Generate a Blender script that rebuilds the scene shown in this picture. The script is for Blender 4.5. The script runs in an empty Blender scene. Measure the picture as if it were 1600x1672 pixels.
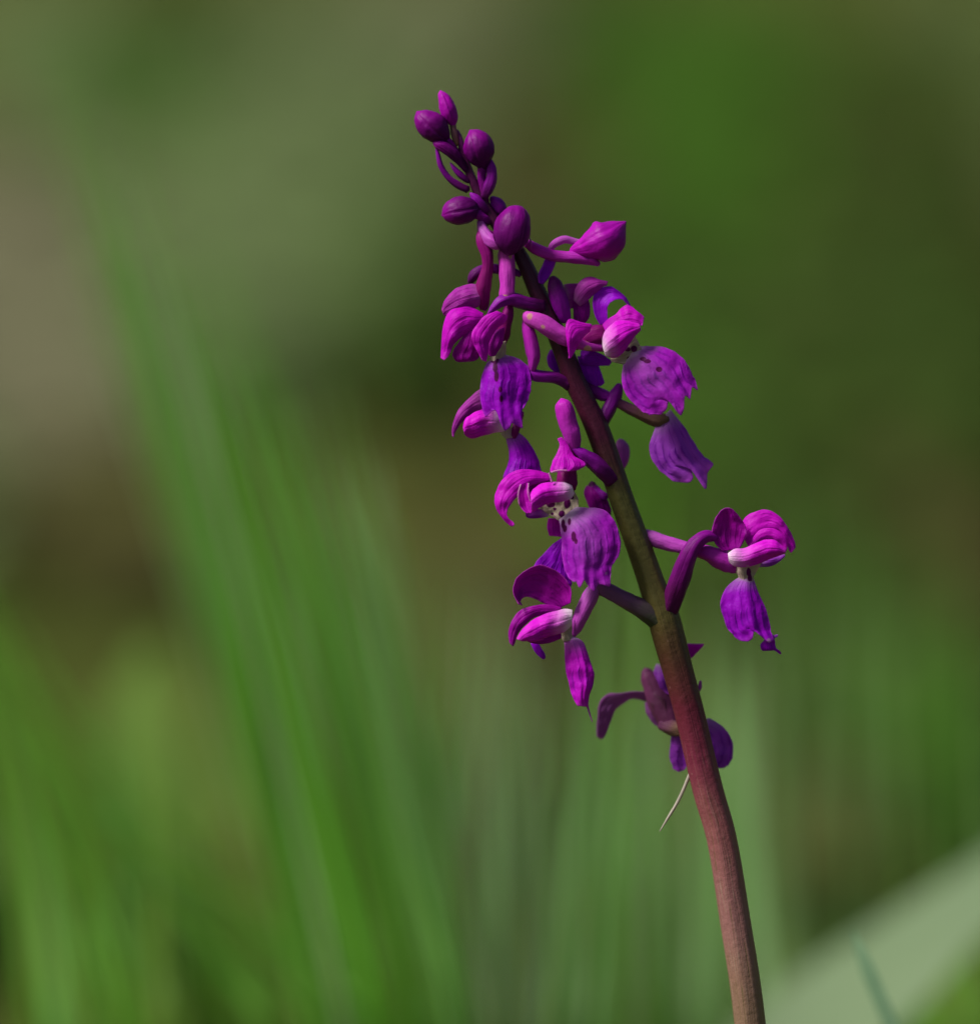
import bpy, math, random
import numpy as np
from mathutils import noise as mnoise
from mathutils import Vector

random.seed(7); rng = np.random.default_rng(7)
sc = bpy.context.scene
col = sc.collection

# ------------------------------------------------------------------ camera
D = 0.89                      # metres from lens to the orchid (plane of focus)
S = 1.0e-4                    # metres per photograph pixel at that distance
PITCH = math.radians(12)
C = np.array([0.0, 0.0, 0.45])
F = np.array([0.0, math.cos(PITCH), -math.sin(PITCH)])
U = np.array([0.0, math.sin(PITCH), math.cos(PITCH)])
R = np.array([1.0, 0.0, 0.0])
cd = bpy.data.cameras.new('camera'); cam = bpy.data.objects.new('camera', cd); col.objects.link(cam)
cam.location = C; cam.rotation_euler = (math.pi / 2 - PITCH, 0, 0)
cd.sensor_fit = 'HORIZONTAL'; cd.sensor_width = 36.0
cd.lens = 36.0 * D / (1600 * S)
cd.clip_start = 0.02; cd.clip_end = 2000
cd.dof.use_dof = True; cd.dof.focus_distance = D - 0.0025; cd.dof.aperture_fstop = 5.0
cd.dof.aperture_blades = 0
sc.camera = cam

# ------------------------------------------------------------------ sky, sun, exposure
SUN_EL, SUN_AZ = 52, -104      # azimuth measured from +Y (view direction) towards +X: light from the left
w = bpy.data.worlds.new('World'); sc.world = w; w.use_nodes = True
nt = w.node_tree; bg = nt.nodes['Background']
sky = nt.nodes.new('ShaderNodeTexSky'); sky.sky_type = 'NISHITA'; sky.sun_disc = False
sky.sun_elevation = math.radians(SUN_EL); sky.sun_rotation = math.radians(SUN_AZ)
sky.dust_density = 4.0; sky.ozone_density = 1.0
nt.links.new(sky.outputs[0], bg.inputs[0]); bg.inputs[1].default_value = 0.05
sl = bpy.data.lights.new('sun', 'SUN'); sl.energy = 3.8; sl.angle = math.radians(16); sl.color = (1.0, 0.965, 0.90)
sun = bpy.data.objects.new('sun', sl); col.objects.link(sun)
el, az = math.radians(SUN_EL), math.radians(SUN_AZ)
sdir = Vector((math.cos(el) * math.sin(az), math.cos(el) * math.cos(az), math.sin(el)))
sun.rotation_euler = sdir.to_track_quat('Z', 'Y').to_euler()
vs = sc.view_settings
vs.view_transform = 'Standard'; vs.look = 'None'; vs.exposure = 0.22; vs.gamma = 1.0
vs.use_curve_mapping = False
sc.cycles.use_denoising = True
sc.cycles.max_bounces = 8

# ------------------------------------------------------------------ helpers
def W(px, py, d=0.0):
    """photo pixel + depth (photo pixels towards the lens from the plane of focus) -> world"""
    t = D - d * S
    return C + t * (F + R * ((px - 800) * S / D) - U * ((py - 836) * S / D))

def ground_at(px, py):
    v = F + R * ((px - 800) * S / D) - U * ((py - 836) * S / D)
    return C + v * (-C[2] / v[2])

ORG = {}
def link(o, parent=None, org=(0, 0, 0)):
    col.objects.link(o); ORG[o.name] = np.array(org, float)
    if parent is not None:
        o.parent = parent; o.location = ORG[o.name] - ORG[parent.name]
    else:
        o.location = org
    return o

def empty(name, org, parent=None):
    o = bpy.data.objects.new(name, None); o.empty_display_size = 0.01
    return link(o, parent, org)

def mesh_obj(name, verts, faces, mat, parent=None, pu=None, pv=None, org=None, smooth=True):
    verts = np.asarray(verts, float)
    org = verts.mean(0) if org is None else np.asarray(org, float)
    me = bpy.data.meshes.new(name)
    me.from_pydata((verts - org).tolist(), [], faces); me.update()
    if pu is not None:
        for nm, a in (('pu', pu), ('pv', pv)):
            at = me.attributes.new(nm, 'FLOAT', 'POINT'); at.data.foreach_set('value', np.asarray(a, np.float32))
    if smooth: me.polygons.foreach_set('use_smooth', [True] * len(me.polygons))
    me.materials.append(mat)
    o = bpy.data.objects.new(name, me)
    return link(o, parent, org)

def tag(o, label=None, category=None, group=None, kind=None):
    if label: o['label'] = label
    if category: o['category'] = category
    if group: o['group'] = group
    if kind: o['kind'] = kind
    return o

def crom(pts, n):
    """Catmull-Rom through rows of pts, n+1 samples"""
    p = np.asarray(pts, float); m = len(p)
    if m == 2:
        t = np.linspace(0, 1, n + 1)[:, None]; return p[0] * (1 - t) + p[1] * t
    p = np.vstack([2 * p[0] - p[1], p, 2 * p[-1] - p[-2]])
    out = []
    for t in np.linspace(0, m - 1, n + 1):
        i = min(int(t), m - 2); f = t - i
        a, b, c, d = p[i], p[i + 1], p[i + 2], p[i + 3]
        out.append(0.5 * (2 * b + (c - a) * f + (2 * a - 5 * b + 4 * c - d) * f * f + (3 * b - a - 3 * c + d) * f ** 3))
    return np.array(out)

# ------------------------------------------------------------------ materials
def new_mat(name):
    m = bpy.data.materials.new(name); m.use_nodes = True
    t = m.node_tree; b = t.nodes['Principled BSDF']
    return m, t, b, t.nodes['Material Output']

class N:
    def __init__(s, t): s.t = t
    def val(s, x, sock):
        if hasattr(x, 'is_linked') or hasattr(x, 'links'): s.t.links.new(x, sock)
        else: sock.default_value = x
    def math(s, op, a, b=0.0, c=None, clamp=False):
        n = s.t.nodes.new('ShaderNodeMath'); n.operation = op; n.use_clamp = clamp
        s.val(a, n.inputs[0]); s.val(b, n.inputs[1])
        if c is not None: s.val(c, n.inputs[2])
        return n.outputs[0]
    def mix(s, f, a, b):
        n = s.t.nodes.new('ShaderNodeMix'); n.data_type = 'RGBA'
        s.val(f, n.inputs[0])
        for x, k in ((a, 6), (b, 7)):
            if isinstance(x, tuple): n.inputs[k].default_value = (*x, 1)
            else: s.t.links.new(x, n.inputs[k])
        return n.outputs[2]
    def attr(s, nm):
        n = s.t.nodes.new('ShaderNodeAttribute'); n.attribute_name = nm; return n.outputs['Fac']
    def obj(s):
        return s.t.nodes.new('ShaderNodeTexCoord').outputs['Object']
    def rand(s):
        return s.t.nodes.new('ShaderNodeObjectInfo').outputs['Random']
    def noise(s, scale, detail=3, vec=None, rough=0.55, dist=0.0):
        n = s.t.nodes.new('ShaderNodeTexNoise'); n.inputs['Scale'].default_value = scale
        n.inputs['Detail'].default_value = detail; n.inputs['Roughness'].default_value = rough
        n.inputs['Distortion'].default_value = dist
        s.t.links.new(vec if vec is not None else s.obj(), n.inputs['Vector']); return n.outputs['Fac']
    def voronoi(s, scale, vec=None):
        n = s.t.nodes.new('ShaderNodeTexVoronoi'); n.inputs['Scale'].default_value = scale
        s.t.links.new(vec if vec is not None else s.obj(), n.inputs['Vector']); return n.outputs['Distance']
    def ramp(s, f, a, b):
        n = s.t.nodes.new('ShaderNodeMapRange'); n.interpolation_type = 'SMOOTHSTEP'
        s.val(f, n.inputs['Value']); n.inputs['From Min'].default_value = a; n.inputs['From Max'].default_value = b
        return n.outputs['Result']
    def bump(s, h, strength, dist, bsdf):
        n = s.t.nodes.new('ShaderNodeBump'); n.inputs['Strength'].default_value = strength; n.inputs['Distance'].default_value = dist
        s.t.links.new(h, n.inputs['Height']); s.t.links.new(n.outputs[0], bsdf.inputs['Normal'])
        return n.outputs[0]

def finish(t, b, out, colr, trans, rough, spec, trans_gain=1.0):
    t.links.new(colr, b.inputs['Base Color'])
    b.inputs['Roughness'].default_value = rough; b.inputs['Specular IOR Level'].default_value = spec
    if trans > 0:
        tr = t.nodes.new('ShaderNodeBsdfTranslucent'); t.links.new(colr, tr.inputs['Color'])
        mx = t.nodes.new('ShaderNodeMixShader'); mx.inputs[0].default_value = trans
        t.links.new(b.outputs[0], mx.inputs[1]); t.links.new(tr.outputs[0], mx.inputs[2])
        t.links.new(mx.outputs[0], out.inputs['Surface'])

def petal_mat(name, main, dark, pale=None, pale_end=0.0, veins=0.5, freq=46.0, spots=0.0, trans=0.40, rough=0.46, spec=0.12, centre=0.0):
    m, t, b, out = new_mat(name); n = N(t)
    pu, pv = n.attr('pu'), n.attr('pv')
    ns = n.noise(260, 3)
    wob = n.math('MULTIPLY_ADD', ns, 1.6, pv)
    # veins fan out from the base: stripes across the width, warped by noise
    vn = n.math('SINE', n.math('MULTIPLY_ADD', n.noise(150, 3), 15.0, n.math('MULTIPLY', pv, freq)))
    vn = n.math('MULTIPLY', n.ramp(vn, 0.3, 1.0), n.ramp(n.noise(260, 3), 0.38, 0.62))
    blot = n.ramp(n.noise(170, 3), 0.42, 0.66)
    f = n.math('MULTIPLY', vn, veins)
    f = n.math('MULTIPLY_ADD', blot, 0.30 * veins + 0.12, f, clamp=True)
    c = n.mix(f, main, dark)
    # paler pink margin, with a bright edge highlight put into the colour
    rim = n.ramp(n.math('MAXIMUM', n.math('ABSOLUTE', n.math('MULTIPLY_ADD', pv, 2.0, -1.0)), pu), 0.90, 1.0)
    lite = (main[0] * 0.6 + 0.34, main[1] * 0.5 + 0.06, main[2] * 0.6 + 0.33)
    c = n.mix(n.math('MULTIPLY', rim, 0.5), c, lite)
    if pale is not None:
        g = n.ramp(n.math('MULTIPLY_ADD', n.noise(300, 2), 0.35, pu), pale_end + 0.18, 0.17)
        if centre:
            ce = n.ramp(n.math('ABSOLUTE', n.math('MULTIPLY_ADD', pv, 2.0, -0.95)), 0.75, 0.0)
            ce = n.math('MULTIPLY', ce, n.ramp(pu, 1.0, 0.25))
            g = n.math('MAXIMUM', g, n.math('MULTIPLY', ce, centre))
        mid = tuple((a * 0.55 + b * 0.45) for a, b in zip(pale, main))
        g2 = n.ramp(n.math('MULTIPLY_ADD', n.noise(300, 2), 0.3, pu), pale_end + 0.40, 0.2)
        c = n.mix(n.math('MULTIPLY', g2, 0.7), c, mid)
        c = n.mix(g, c, pale)
    if spots:
        c = n.mix(n.ramp(n.math('MULTIPLY_ADD', n.noise(1500, 2), 0.3, n.attr('sp')), 0.45, 0.75), c, (0.13, 0.004, 0.11))
    # scattered pale pollen-like flecks
    fl = n.ramp(n.voronoi(190), 0.085, 0.05)
    c = n.mix(n.math('MULTIPLY', fl, 0.55), c, (0.62, 0.36, 0.55))
    finish(t, b, out, c, trans, rough, spec)
    h = n.math('MULTIPLY_ADD', vn, 0.5, n.noise(700, 4))
    n.bump(h, 0.45, 0.0005, b)
    b.inputs['Sheen Weight'].default_value = 0.0
    return m

MAG, MAGD = (0.70, 0.006, 0.66), (0.34, 0.002, 0.40)
VIO, VIOD = (0.42, 0.004, 0.74), (0.20, 0.002, 0.44)
PALE = (0.62, 0.42, 0.62)
M = {}
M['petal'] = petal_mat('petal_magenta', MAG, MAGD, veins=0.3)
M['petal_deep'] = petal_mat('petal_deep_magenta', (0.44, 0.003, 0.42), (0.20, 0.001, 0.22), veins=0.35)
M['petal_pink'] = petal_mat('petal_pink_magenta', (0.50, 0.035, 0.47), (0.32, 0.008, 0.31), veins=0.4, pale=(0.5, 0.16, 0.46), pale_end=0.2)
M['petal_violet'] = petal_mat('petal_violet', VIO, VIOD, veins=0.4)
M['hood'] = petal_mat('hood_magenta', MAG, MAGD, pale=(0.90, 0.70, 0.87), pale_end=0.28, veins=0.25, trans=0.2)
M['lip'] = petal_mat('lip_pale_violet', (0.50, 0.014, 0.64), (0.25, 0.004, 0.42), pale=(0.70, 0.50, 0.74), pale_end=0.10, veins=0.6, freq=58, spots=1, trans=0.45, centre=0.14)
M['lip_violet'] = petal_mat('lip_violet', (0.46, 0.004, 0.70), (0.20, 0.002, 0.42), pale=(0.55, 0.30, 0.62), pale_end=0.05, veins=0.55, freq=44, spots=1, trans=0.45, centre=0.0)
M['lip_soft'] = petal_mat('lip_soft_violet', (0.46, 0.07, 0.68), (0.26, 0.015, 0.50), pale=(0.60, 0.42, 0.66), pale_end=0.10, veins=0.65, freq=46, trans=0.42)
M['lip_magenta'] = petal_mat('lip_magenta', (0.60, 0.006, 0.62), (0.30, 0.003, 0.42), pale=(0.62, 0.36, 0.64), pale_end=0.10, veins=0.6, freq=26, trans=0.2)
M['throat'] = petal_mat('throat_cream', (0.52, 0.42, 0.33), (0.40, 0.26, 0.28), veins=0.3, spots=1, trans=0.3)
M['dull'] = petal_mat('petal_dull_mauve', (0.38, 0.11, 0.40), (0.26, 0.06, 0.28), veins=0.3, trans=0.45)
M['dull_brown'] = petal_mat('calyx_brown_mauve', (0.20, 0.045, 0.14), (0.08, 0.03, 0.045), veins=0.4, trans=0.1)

def tube_mat(name, base, end, streak, rough=0.45, spec=0.12, flecks=0.0):
    """for buds, spurs, pedicels: colour drifts from one end to the other with fine streaks along the length"""
    m, t, b, out = new_mat(name); n = N(t)
    pu, pv = n.attr('pu'), n.attr('pv')
    c = n.mix(n.ramp(n.math('MULTIPLY_ADD', n.noise(240, 3), 0.5, pu), 0.2, 1.1), base, end)
    cmb = t.nodes.new('ShaderNodeCombineXYZ'); t.links.new(n.math('MULTIPLY', pv, 9.0), cmb.inputs[0]); t.links.new(n.math('MULTIPLY', pu, 1.2), cmb.inputs[1])
    t.links.new(n.rand(), cmb.inputs[2])
    st = n.ramp(n.noise(3.0, 4, cmb.outputs[0]), 0.42, 0.72)
    c = n.mix(n.math('MULTIPLY', st, 0.3), c, streak)
    if flecks:
        fl = n.ramp(n.voronoi(330), 0.26, 0.18)
        c = n.mix(n.math('MULTIPLY', fl, flecks), c, (0.50, 0.30, 0.12))
    finish(t, b, out, c, 0.0, rough, spec)
    b.inputs['Subsurface Weight'].default_value = 0.0
    b.inputs['Subsurface Radius'].default_value = (0.0012, 0.0004, 0.0012)
    b.inputs['Subsurface Scale'].default_value = 0.6
    n.bump(n.math('MULTIPLY_ADD', st, 0.5, n.noise(1100, 2)), 0.3, 0.0003, b)
    return m

M['bud'] = tube_mat('bud_purple', (0.24, 0.001, 0.24), (0.060, 0.001, 0.068), (0.06, 0.001, 0.07))  # shade on the buds put into the albedo, darkest at the stalk end
M['bud_pink'] = tube_mat('bud_pink', (0.42, 0.003, 0.40), (0.30, 0.002, 0.30), (0.16, 0.001, 0.17))
M['spur'] = tube_mat('spur_magenta', (0.46, 0.012, 0.42), (0.40, 0.02, 0.40), (0.30, 0.004, 0.30))
M['spur_fleck'] = tube_mat('spur_flecked', (0.52, 0.05, 0.45), (0.46, 0.03, 0.42), (0.35, 0.006, 0.33), flecks=0.75)
M['spur_pale'] = tube_mat('spur_pale_mauve', (0.36, 0.08, 0.38), (0.44, 0.05, 0.44), (0.28, 0.04, 0.30))
M['ped'] = tube_mat('pedicel_purple', (0.07, 0.004, 0.05), (0.22, 0.003, 0.24), (0.06, 0.001, 0.06))
M['ped_red'] = tube_mat('pedicel_wine', (0.30, 0.004, 0.22), (0.18, 0.003, 0.11), (0.13, 0.003, 0.06))
M['ped_green'] = tube_mat('pedicel_green_mauve', (0.035, 0.05, 0.018), (0.20, 0.06, 0.20), (0.10, 0.06, 0.10))
M['ped_olive'] = tube_mat('pedicel_olive', (0.20, 0.14, 0.05), (0.22, 0.10, 0.12), (0.14, 0.07, 0.06))
M['bract'] = tube_mat('bract_purple', (0.07, 0.003, 0.06), (0.24, 0.004, 0.32), (0.09, 0.002, 0.13))
M['ped_brown'] = tube_mat('pedicel_brown', (0.20, 0.05, 0.15), (0.14, 0.08, 0.05), (0.10, 0.04, 0.05))

def stem_mat():
    m, t, b, out = new_mat('stem_wine_green'); n = N(t)
    pu, pv = n.attr('pu'), n.attr('pv')
    cr = t.nodes.new('ShaderNodeValToRGB')
    t.links.new(n.math('MULTIPLY_ADD', n.noise(90, 3), 0.06, n.math('ADD', pu, -0.03)), cr.inputs[0])
    Y = lambda y: (y - 200) / 1472
    stops = [(0.0, (0.13, 0.006, 0.12)), (Y(330), (0.055, 0.004, 0.035)), (Y(560), (0.050, 0.004, 0.022)), (Y(700), (0.055, 0.006, 0.022)), (Y(760), (0.045, 0.020, 0.012)),
             (Y(800), (0.055, 0.052, 0.012)), (Y(930), (0.088, 0.078, 0.020)), (Y(1010), (0.085, 0.068, 0.018)), (Y(1070), (0.080, 0.032, 0.018)), (Y(1150), (0.115, 0.013, 0.028)),
             (Y(1240), (0.17, 0.022, 0.050)), (Y(1340), (0.26, 0.082, 0.088)), (Y(1480), (0.28, 0.125, 0.118)), (Y(1660), (0.25, 0.150, 0.098))]
    e = cr.color_ramp.elements
    while len(e) < len(stops): e.new(0.5)
    for k, (p, c) in enumerate(stops): e[k].position = p; e[k].color = (*c, 1)
    c = cr.outputs[0]
    cmb = t.nodes.new('ShaderNodeCombineXYZ'); t.links.new(n.math('MULTIPLY', pv, 22.0), cmb.inputs[0]); t.links.new(n.math('MULTIPLY', pu, 9.0), cmb.inputs[1])
    st = n.noise(2.0, 5, cmb.outputs[0], 0.6)
    low = n.ramp(pu, 0.62, 0.85)
    c = n.mix(n.math('MULTIPLY', n.ramp(st, 0.52, 0.70), n.math('MULTIPLY', low, 0.75)), c, (0.30, 0.20, 0.15))
    c = n.mix(n.math('MULTIPLY', n.ramp(st, 0.46, 0.30), n.math('MULTIPLY', low, 0.6)), c, (0.10, 0.10, 0.022))
    fl = n.math('MULTIPLY', n.ramp(n.voronoi(520), 0.10, 0.05), n.ramp(pu, 0.45, 0.7))
    c = n.mix(n.math('MULTIPLY', fl, 0.25), c, (0.40, 0.25, 0.20))
    finish(t, b, out, c, 0, 0.36, 0.28)
    n.bump(n.math('MULTIPLY_ADD', st, 1.0, n.noise(800, 3)), 0.45, 0.0004, b)
    return m
M['stem'] = stem_mat()

def leaf_mat(name, a, b_, trans=0.5, rough=0.5, scale=40, spec=0.22):
    m, t, b, out = new_mat(name); n = N(t)
    c = n.mix(n.noise(scale, 3), a, b_)
    hs = t.nodes.new('ShaderNodeHueSaturation'); t.links.new(c, hs.inputs['Color'])
    t.links.new(n.math('MULTIPLY_ADD', n.rand(), 0.5, 0.72), hs.inputs['Value'])
    t.links.new(n.math('MULTIPLY_ADD', n.rand(), 0.03, 0.485), hs.inputs['Hue'])
    finish(t, b, out, hs.outputs[0], trans, rough, spec)
    n.bump(n.noise(scale * 8, 2), 0.2, 0.001, b)
    return m
M['grass'] = leaf_mat('grass_green', (0.150, 0.420, 0.030), (0.200, 0.520, 0.050))
M['grass_blue'] = leaf_mat('grass_blue_green', (0.175, 0.410, 0.075), (0.230, 0.500, 0.110))
M['grass_pale'] = leaf_mat('grass_pale_green', (0.20, 0.41, 0.050), (0.26, 0.50, 0.075))
M['leaf_herb'] = leaf_mat('herb_yellow_green', (0.11, 0.18, 0.03), (0.15, 0.23, 0.045), 0.3, 0.7, spec=0.05)
M['grass_haze'] = leaf_mat('grass_glaucous', (0.32, 0.50, 0.20), (0.42, 0.60, 0.29))
M['leaf_grey'] = leaf_mat('leaf_pale_grey_green', (0.23, 0.31, 0.165), (0.29, 0.37, 0.215), rough=0.35)

# ------------------------------------------------------------------ organic builders (petals, tubes)
DK = 1.25
def petal(name, parent, mat, st, d=(0, 0), tilt=0.0, bulge=0.2, fold=0.5, end=None, rip=0.0, thick=1.8, nu=None, nv=None, spots=()):
    """sheet between two edges: st = [(lx, ly, rx, ry)...] from base to tip; bulge in fractions of the local width"""
    nu = nu or max(14, 4 * (len(st) - 1)); nv = nv or (42 if end else 14)
    rows = crom(np.array(st, float), nu)
    P, pu, pv = [], [], []
    grid = []
    ph = random.uniform(0, 6)
    for i, (lx, ly, rx, ry) in enumerate(rows):
        v = np.linspace(0, 1, nv + 1)
        xy = np.outer(1 - v, (lx, ly)) + np.outer(v, (rx, ry))
        grid.append((i / nu, xy, math.hypot(rx - lx, ry - ly)))
    if end:
        e = np.vstack([st[-1][:2], np.array(end, float), st[-1][2:4]])
        e = np.array(end, float)
        s = np.r_[0, np.cumsum(np.hypot(*np.diff(e, axis=0).T))]; s /= s[-1]
        tt = np.linspace(0, 1, nv + 1)
        er = np.stack([np.interp(tt, s, e[:, k]) for k in (0, 1)], 1)
        last = grid[-1][1]; wl = grid[-1][2]
        grid = [(u * 0.8, xy, ww) for u, xy, ww in grid]
        for k in range(1, 9):
            f = k / 8; grid.append((0.8 + 0.2 * f, last * (1 - f) + er * f, wl))
    for u, xy, ww in grid:
        v = np.linspace(0, 1, nv + 1)
        q = np.where(v < fold, v / fold, (1 - v) / (1 - fold))
        prof = 1 - (1 - q) ** (1.15 if end else 2.0)
        dd = d[0] + (d[1] - d[0]) * u + tilt * (0.5 - v) + bulge * ww * prof * (0.62 if end else 0.62)
        if not end: dd = dd - ww * (0.045 * np.exp(-((v - fold) / 0.06) ** 2) + 0.022 * np.exp(-((v - 0.22) / 0.05) ** 2) + 0.022 * np.exp(-((v - 0.78) / 0.05) ** 2)) * (0.4 + 0.6 * u)
        dd = dd + rip * ww * 0.035 * np.sin(9 * v * math.pi + 3 * u + ph) * u
        for j in range(nv + 1):
            x, y = xy[j]
            k = min(1.0, ww / 30) * (0.3 + 0.7 * u)
            a1 = mnoise.noise((x / 17 + ph, y / 17, ph)); a2 = mnoise.noise((x / 9, y / 9 + ph, 3 + ph)); a3 = mnoise.noise((x / 7 + 9, y / 7, ph))
            edge = abs(2 * v[j] - 1) ** 3
            P.append(W(x + 2.0 * a2 * edge * k, y + 2.0 * a3 * edge * k, (dd[j] + k * ((3.0 if end else 5.5) * a1 + (0.3 if end else 1.6) * a2 + (2.0 if end else 4.0) * a3 * edge)) * DK)); pu.append(u); pv.append(v[j])
    m = nv + 1
    faces = [(i * m + j, i * m + j + 1, (i + 1) * m + j + 1, (i + 1) * m + j) for i in range(len(grid) - 1) for j in range(nv)]
    o = mesh_obj(name, P, faces, M[mat], parent, pu, pv)
    if spots:   # dark pigment spots at their places on the petal
        at = o.data.attributes.new('sp', 'FLOAT', 'POINT'); val = []
        for u, xy, ww in grid:
            for x, y in xy:
                val.append(max(max(0.0, 1.35 - 0.75 * math.hypot((x - a) / ra, (y - b) / rb)) for a, b, ra, rb in spots))
        at.data.foreach_set('value', np.array(val, np.float32))
    so = o.modifiers.new('thickness', 'SOLIDIFY'); so.thickness = thick * S; so.offset = 0
    ss = o.modifiers.new('smooth', 'SUBSURF'); ss.levels = ss.render_levels = 1
    return o

def tube(name, parent, mat, pts, n=None, seg=14, crease=0, cang=0.6, flat=1.0, world=False, ridge=0.0, ufun=None, flare=False):
    """round, tapering body through (x, y, depth, radius); crease = number of sepal seams"""
    n = n or max(12, 4 * (len(pts) - 1))
    if world: q = np.array(pts, float)
    else: q = np.array([[*W(p[0], p[1], p[2] * DK), p[3] * S] for p in pts])
    q = crom(q, n); q[:, 3] = np.maximum(q[:, 3], 0.00004)
    seg = 54 if crease else (42 if ridge else 24)
    P, pu, pv = [], [], []
    wob = random.uniform(0, 50)
    prev = None
    T = np.gradient(q[:, :3], axis=0); T /= np.linalg.norm(T, axis=1)[:, None]
    for i in range(n + 1):
        if prev is None:
            a = np.cross(T[i], F); a = a / np.linalg.norm(a) if np.linalg.norm(a) > 1e-3 else R
        else:
            a = prev - T[i] * prev.dot(T[i]); a /= np.linalg.norm(a)
        prev = a; b = np.cross(T[i], a)
        for k in range(seg):
            th = 2 * math.pi * k / seg; r = q[i, 3]
            if crease:
                ph = (crease * th / (2 * math.pi) + cang) % 1.0
                r *= 1.0 - 0.10 * math.exp(-((min(ph, 1 - ph)) / 0.035) ** 2) - 0.09 * ph
            if ridge: r *= 1 + ridge * math.cos(7 * th) + 0.5 * ridge * math.cos(3 * th + 1)
            if name in ('ovary', 'bract', 'pedicel') and not world:
                r *= 1 + 0.055 * math.cos(5 * th + 5 * i / n)
                if flare: r *= 1 + 0.4 * math.exp(-i / n / 0.10)
            if not world: r *= 1 + (0.06 if crease else 0.13) * mnoise.noise((math.cos(th) * 1.3 + wob, math.sin(th) * 1.3, i * 5.0 / n)) + 0.05 * mnoise.noise((math.cos(th) * 3 + wob, math.sin(th) * 3, i * 16.0 / n))
            P.append(q[i, :3] + r * (math.cos(th) * a + flat * math.sin(th) * b)); pu.append(i / n); pv.append(k / seg)
    faces = [(i * seg + k, i * seg + (k + 1) % seg, (i + 1) * seg + (k + 1) % seg, (i + 1) * seg + k) for i in range(n) for k in range(seg)]
    for i, s in ((0, -1), (n, 1)):
        P.append(q[i, :3] + s * T[i] * q[i, 3] * 0.6); pu.append(i / n); pv.append(0)
        c = len(P) - 1; base = i * seg
        faces += [((c, base + (k + 1) % seg, base + k) if s < 0 else (c, base + k, base + (k + 1) % seg)) for k in range(seg)]
    if ufun: pu = [ufun(p) for p in P]
    return mesh_obj(name, P, faces, M[mat], parent, pu, pv)

# ------------------------------------------------------------------ ground (one sheet to the horizon)
def ground():
    def axis(a, b, step, far):
        inner = list(np.arange(a, b, step)); k = step; lo, hi = [], []
        x = inner[0]
        while x > -far: k *= 1.6; x -= k; lo.append(x)
        k = step; x = inner[-1]
        while x < far: k *= 1.6; x += k; hi.append(x)
        return np.array(lo[::-1] + inner + hi)
    X, Y = axis(-1.2, 1.2, 0.05, 900), axis(0.2, 5.0, 0.05, 900)
    V = []
    for y in Y:
        for x in X:
            z = 0.012 * math.sin(5.1 * x + 1.3 * y) * math.sin(3.7 * y + 0.4) + 0.006 * math.sin(17 * x + 3) * math.sin(13 * y)
            if abs(x) > 6 or y > 10 or y < -5: z = 0
            V.append((x, y, z - 0.012))
    m = len(X)
    faces = [(i * m + j, i * m + j + 1, (i + 1) * m + j + 1, (i + 1) * m + j) for i in range(len(Y) - 1) for j in range(m - 1)]
    mt, t, b, out = new_mat('woodland_soil'); n = N(t)
    big = n.ramp(n.noise(2.4, 4), 0.40, 0.62)
    c = n.mix(n.noise(26, 5), (0.052, 0.053, 0.005), (0.090, 0.094, 0.014))
    c = n.mix(n.math('MULTIPLY', big, 0.7), c, (0.048, 0.086, 0.004))
    c = n.mix(n.ramp(n.noise(70, 3), 0.58, 0.75), c, (0.13, 0.125, 0.05))
    finish(t, b, out, c, 0, 0.9, 0.2)
    n.bump(n.noise(60, 5), 0.8, 0.02, b)
    o = mesh_obj('ground', V, faces, mt, org=(0, 0, 0)); tag(o, kind='structure')
ground()

# ------------------------------------------------------------------ leaf litter, moss and ground cover (stuff)
wr = random.Random(23)
def beyond(kinds, n):
    """the same floor goes on to both sides of the view"""
    out = []
    for i in range(n):
        px = wr.choice((wr.uniform(-2300, -250), wr.uniform(1850, 3900)))
        out.append((px, wr.uniform(-120, 1500), wr.uniform(180, 320), wr.uniform(120, 260), wr.randint(60, 130), wr.choice(kinds)))
    return out

def scatter(name, label, cat, mats, patches, size, lift, seed):
    """many small bent leaves lying in soft-edged patches on the ground"""
    r = np.random.default_rng(seed)
    V, Fc, mi = [], [], []
    for (px, py, rx, ry, cnt, k) in patches:
        for _ in range(cnt):
            a = r.uniform(0, 2 * math.pi); rad = math.sqrt(r.uniform()) * (0.65 + 0.5 * r.uniform())
            g = ground_at(px + rx * rad * math.cos(a), max(py + ry * rad * math.sin(a), -260))
            L = size * r.uniform(0.6, 1.4); wd = L * r.uniform(0.3, 0.55)
            th = r.uniform(0, 2 * math.pi); up = r.uniform(*lift)
            ax = np.array([math.cos(th), math.sin(th), r.uniform(-0.25, 0.5)]); sd = np.array([-math.sin(th), math.cos(th), r.uniform(-0.4, 0.4)])
            g = g + np.array([0, 0, up]); b0 = len(V)
            cv = L * r.uniform(0.05, 0.25)
            V += [g - ax * L / 2, g + sd * wd / 2 + [0, 0, cv * .6], g + ax * L / 2, g - sd * wd / 2 + [0, 0, cv * .6], g + [0, 0, cv]]
            Fc += [(b0, b0 + 4, b0 + 1), (b0 + 1, b0 + 4, b0 + 2), (b0 + 2, b0 + 4, b0 + 3), (b0 + 3, b0 + 4, b0)]
            mi += [k] * 4
    o = mesh_obj(name, V, Fc, mats[0], org=(0, 0, 0), smooth=False)
    for m in mats[1:]: o.data.materials.append(m)
    o.data.polygons.foreach_set('material_index', mi)
    return tag(o, label, cat, kind='stuff')

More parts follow.
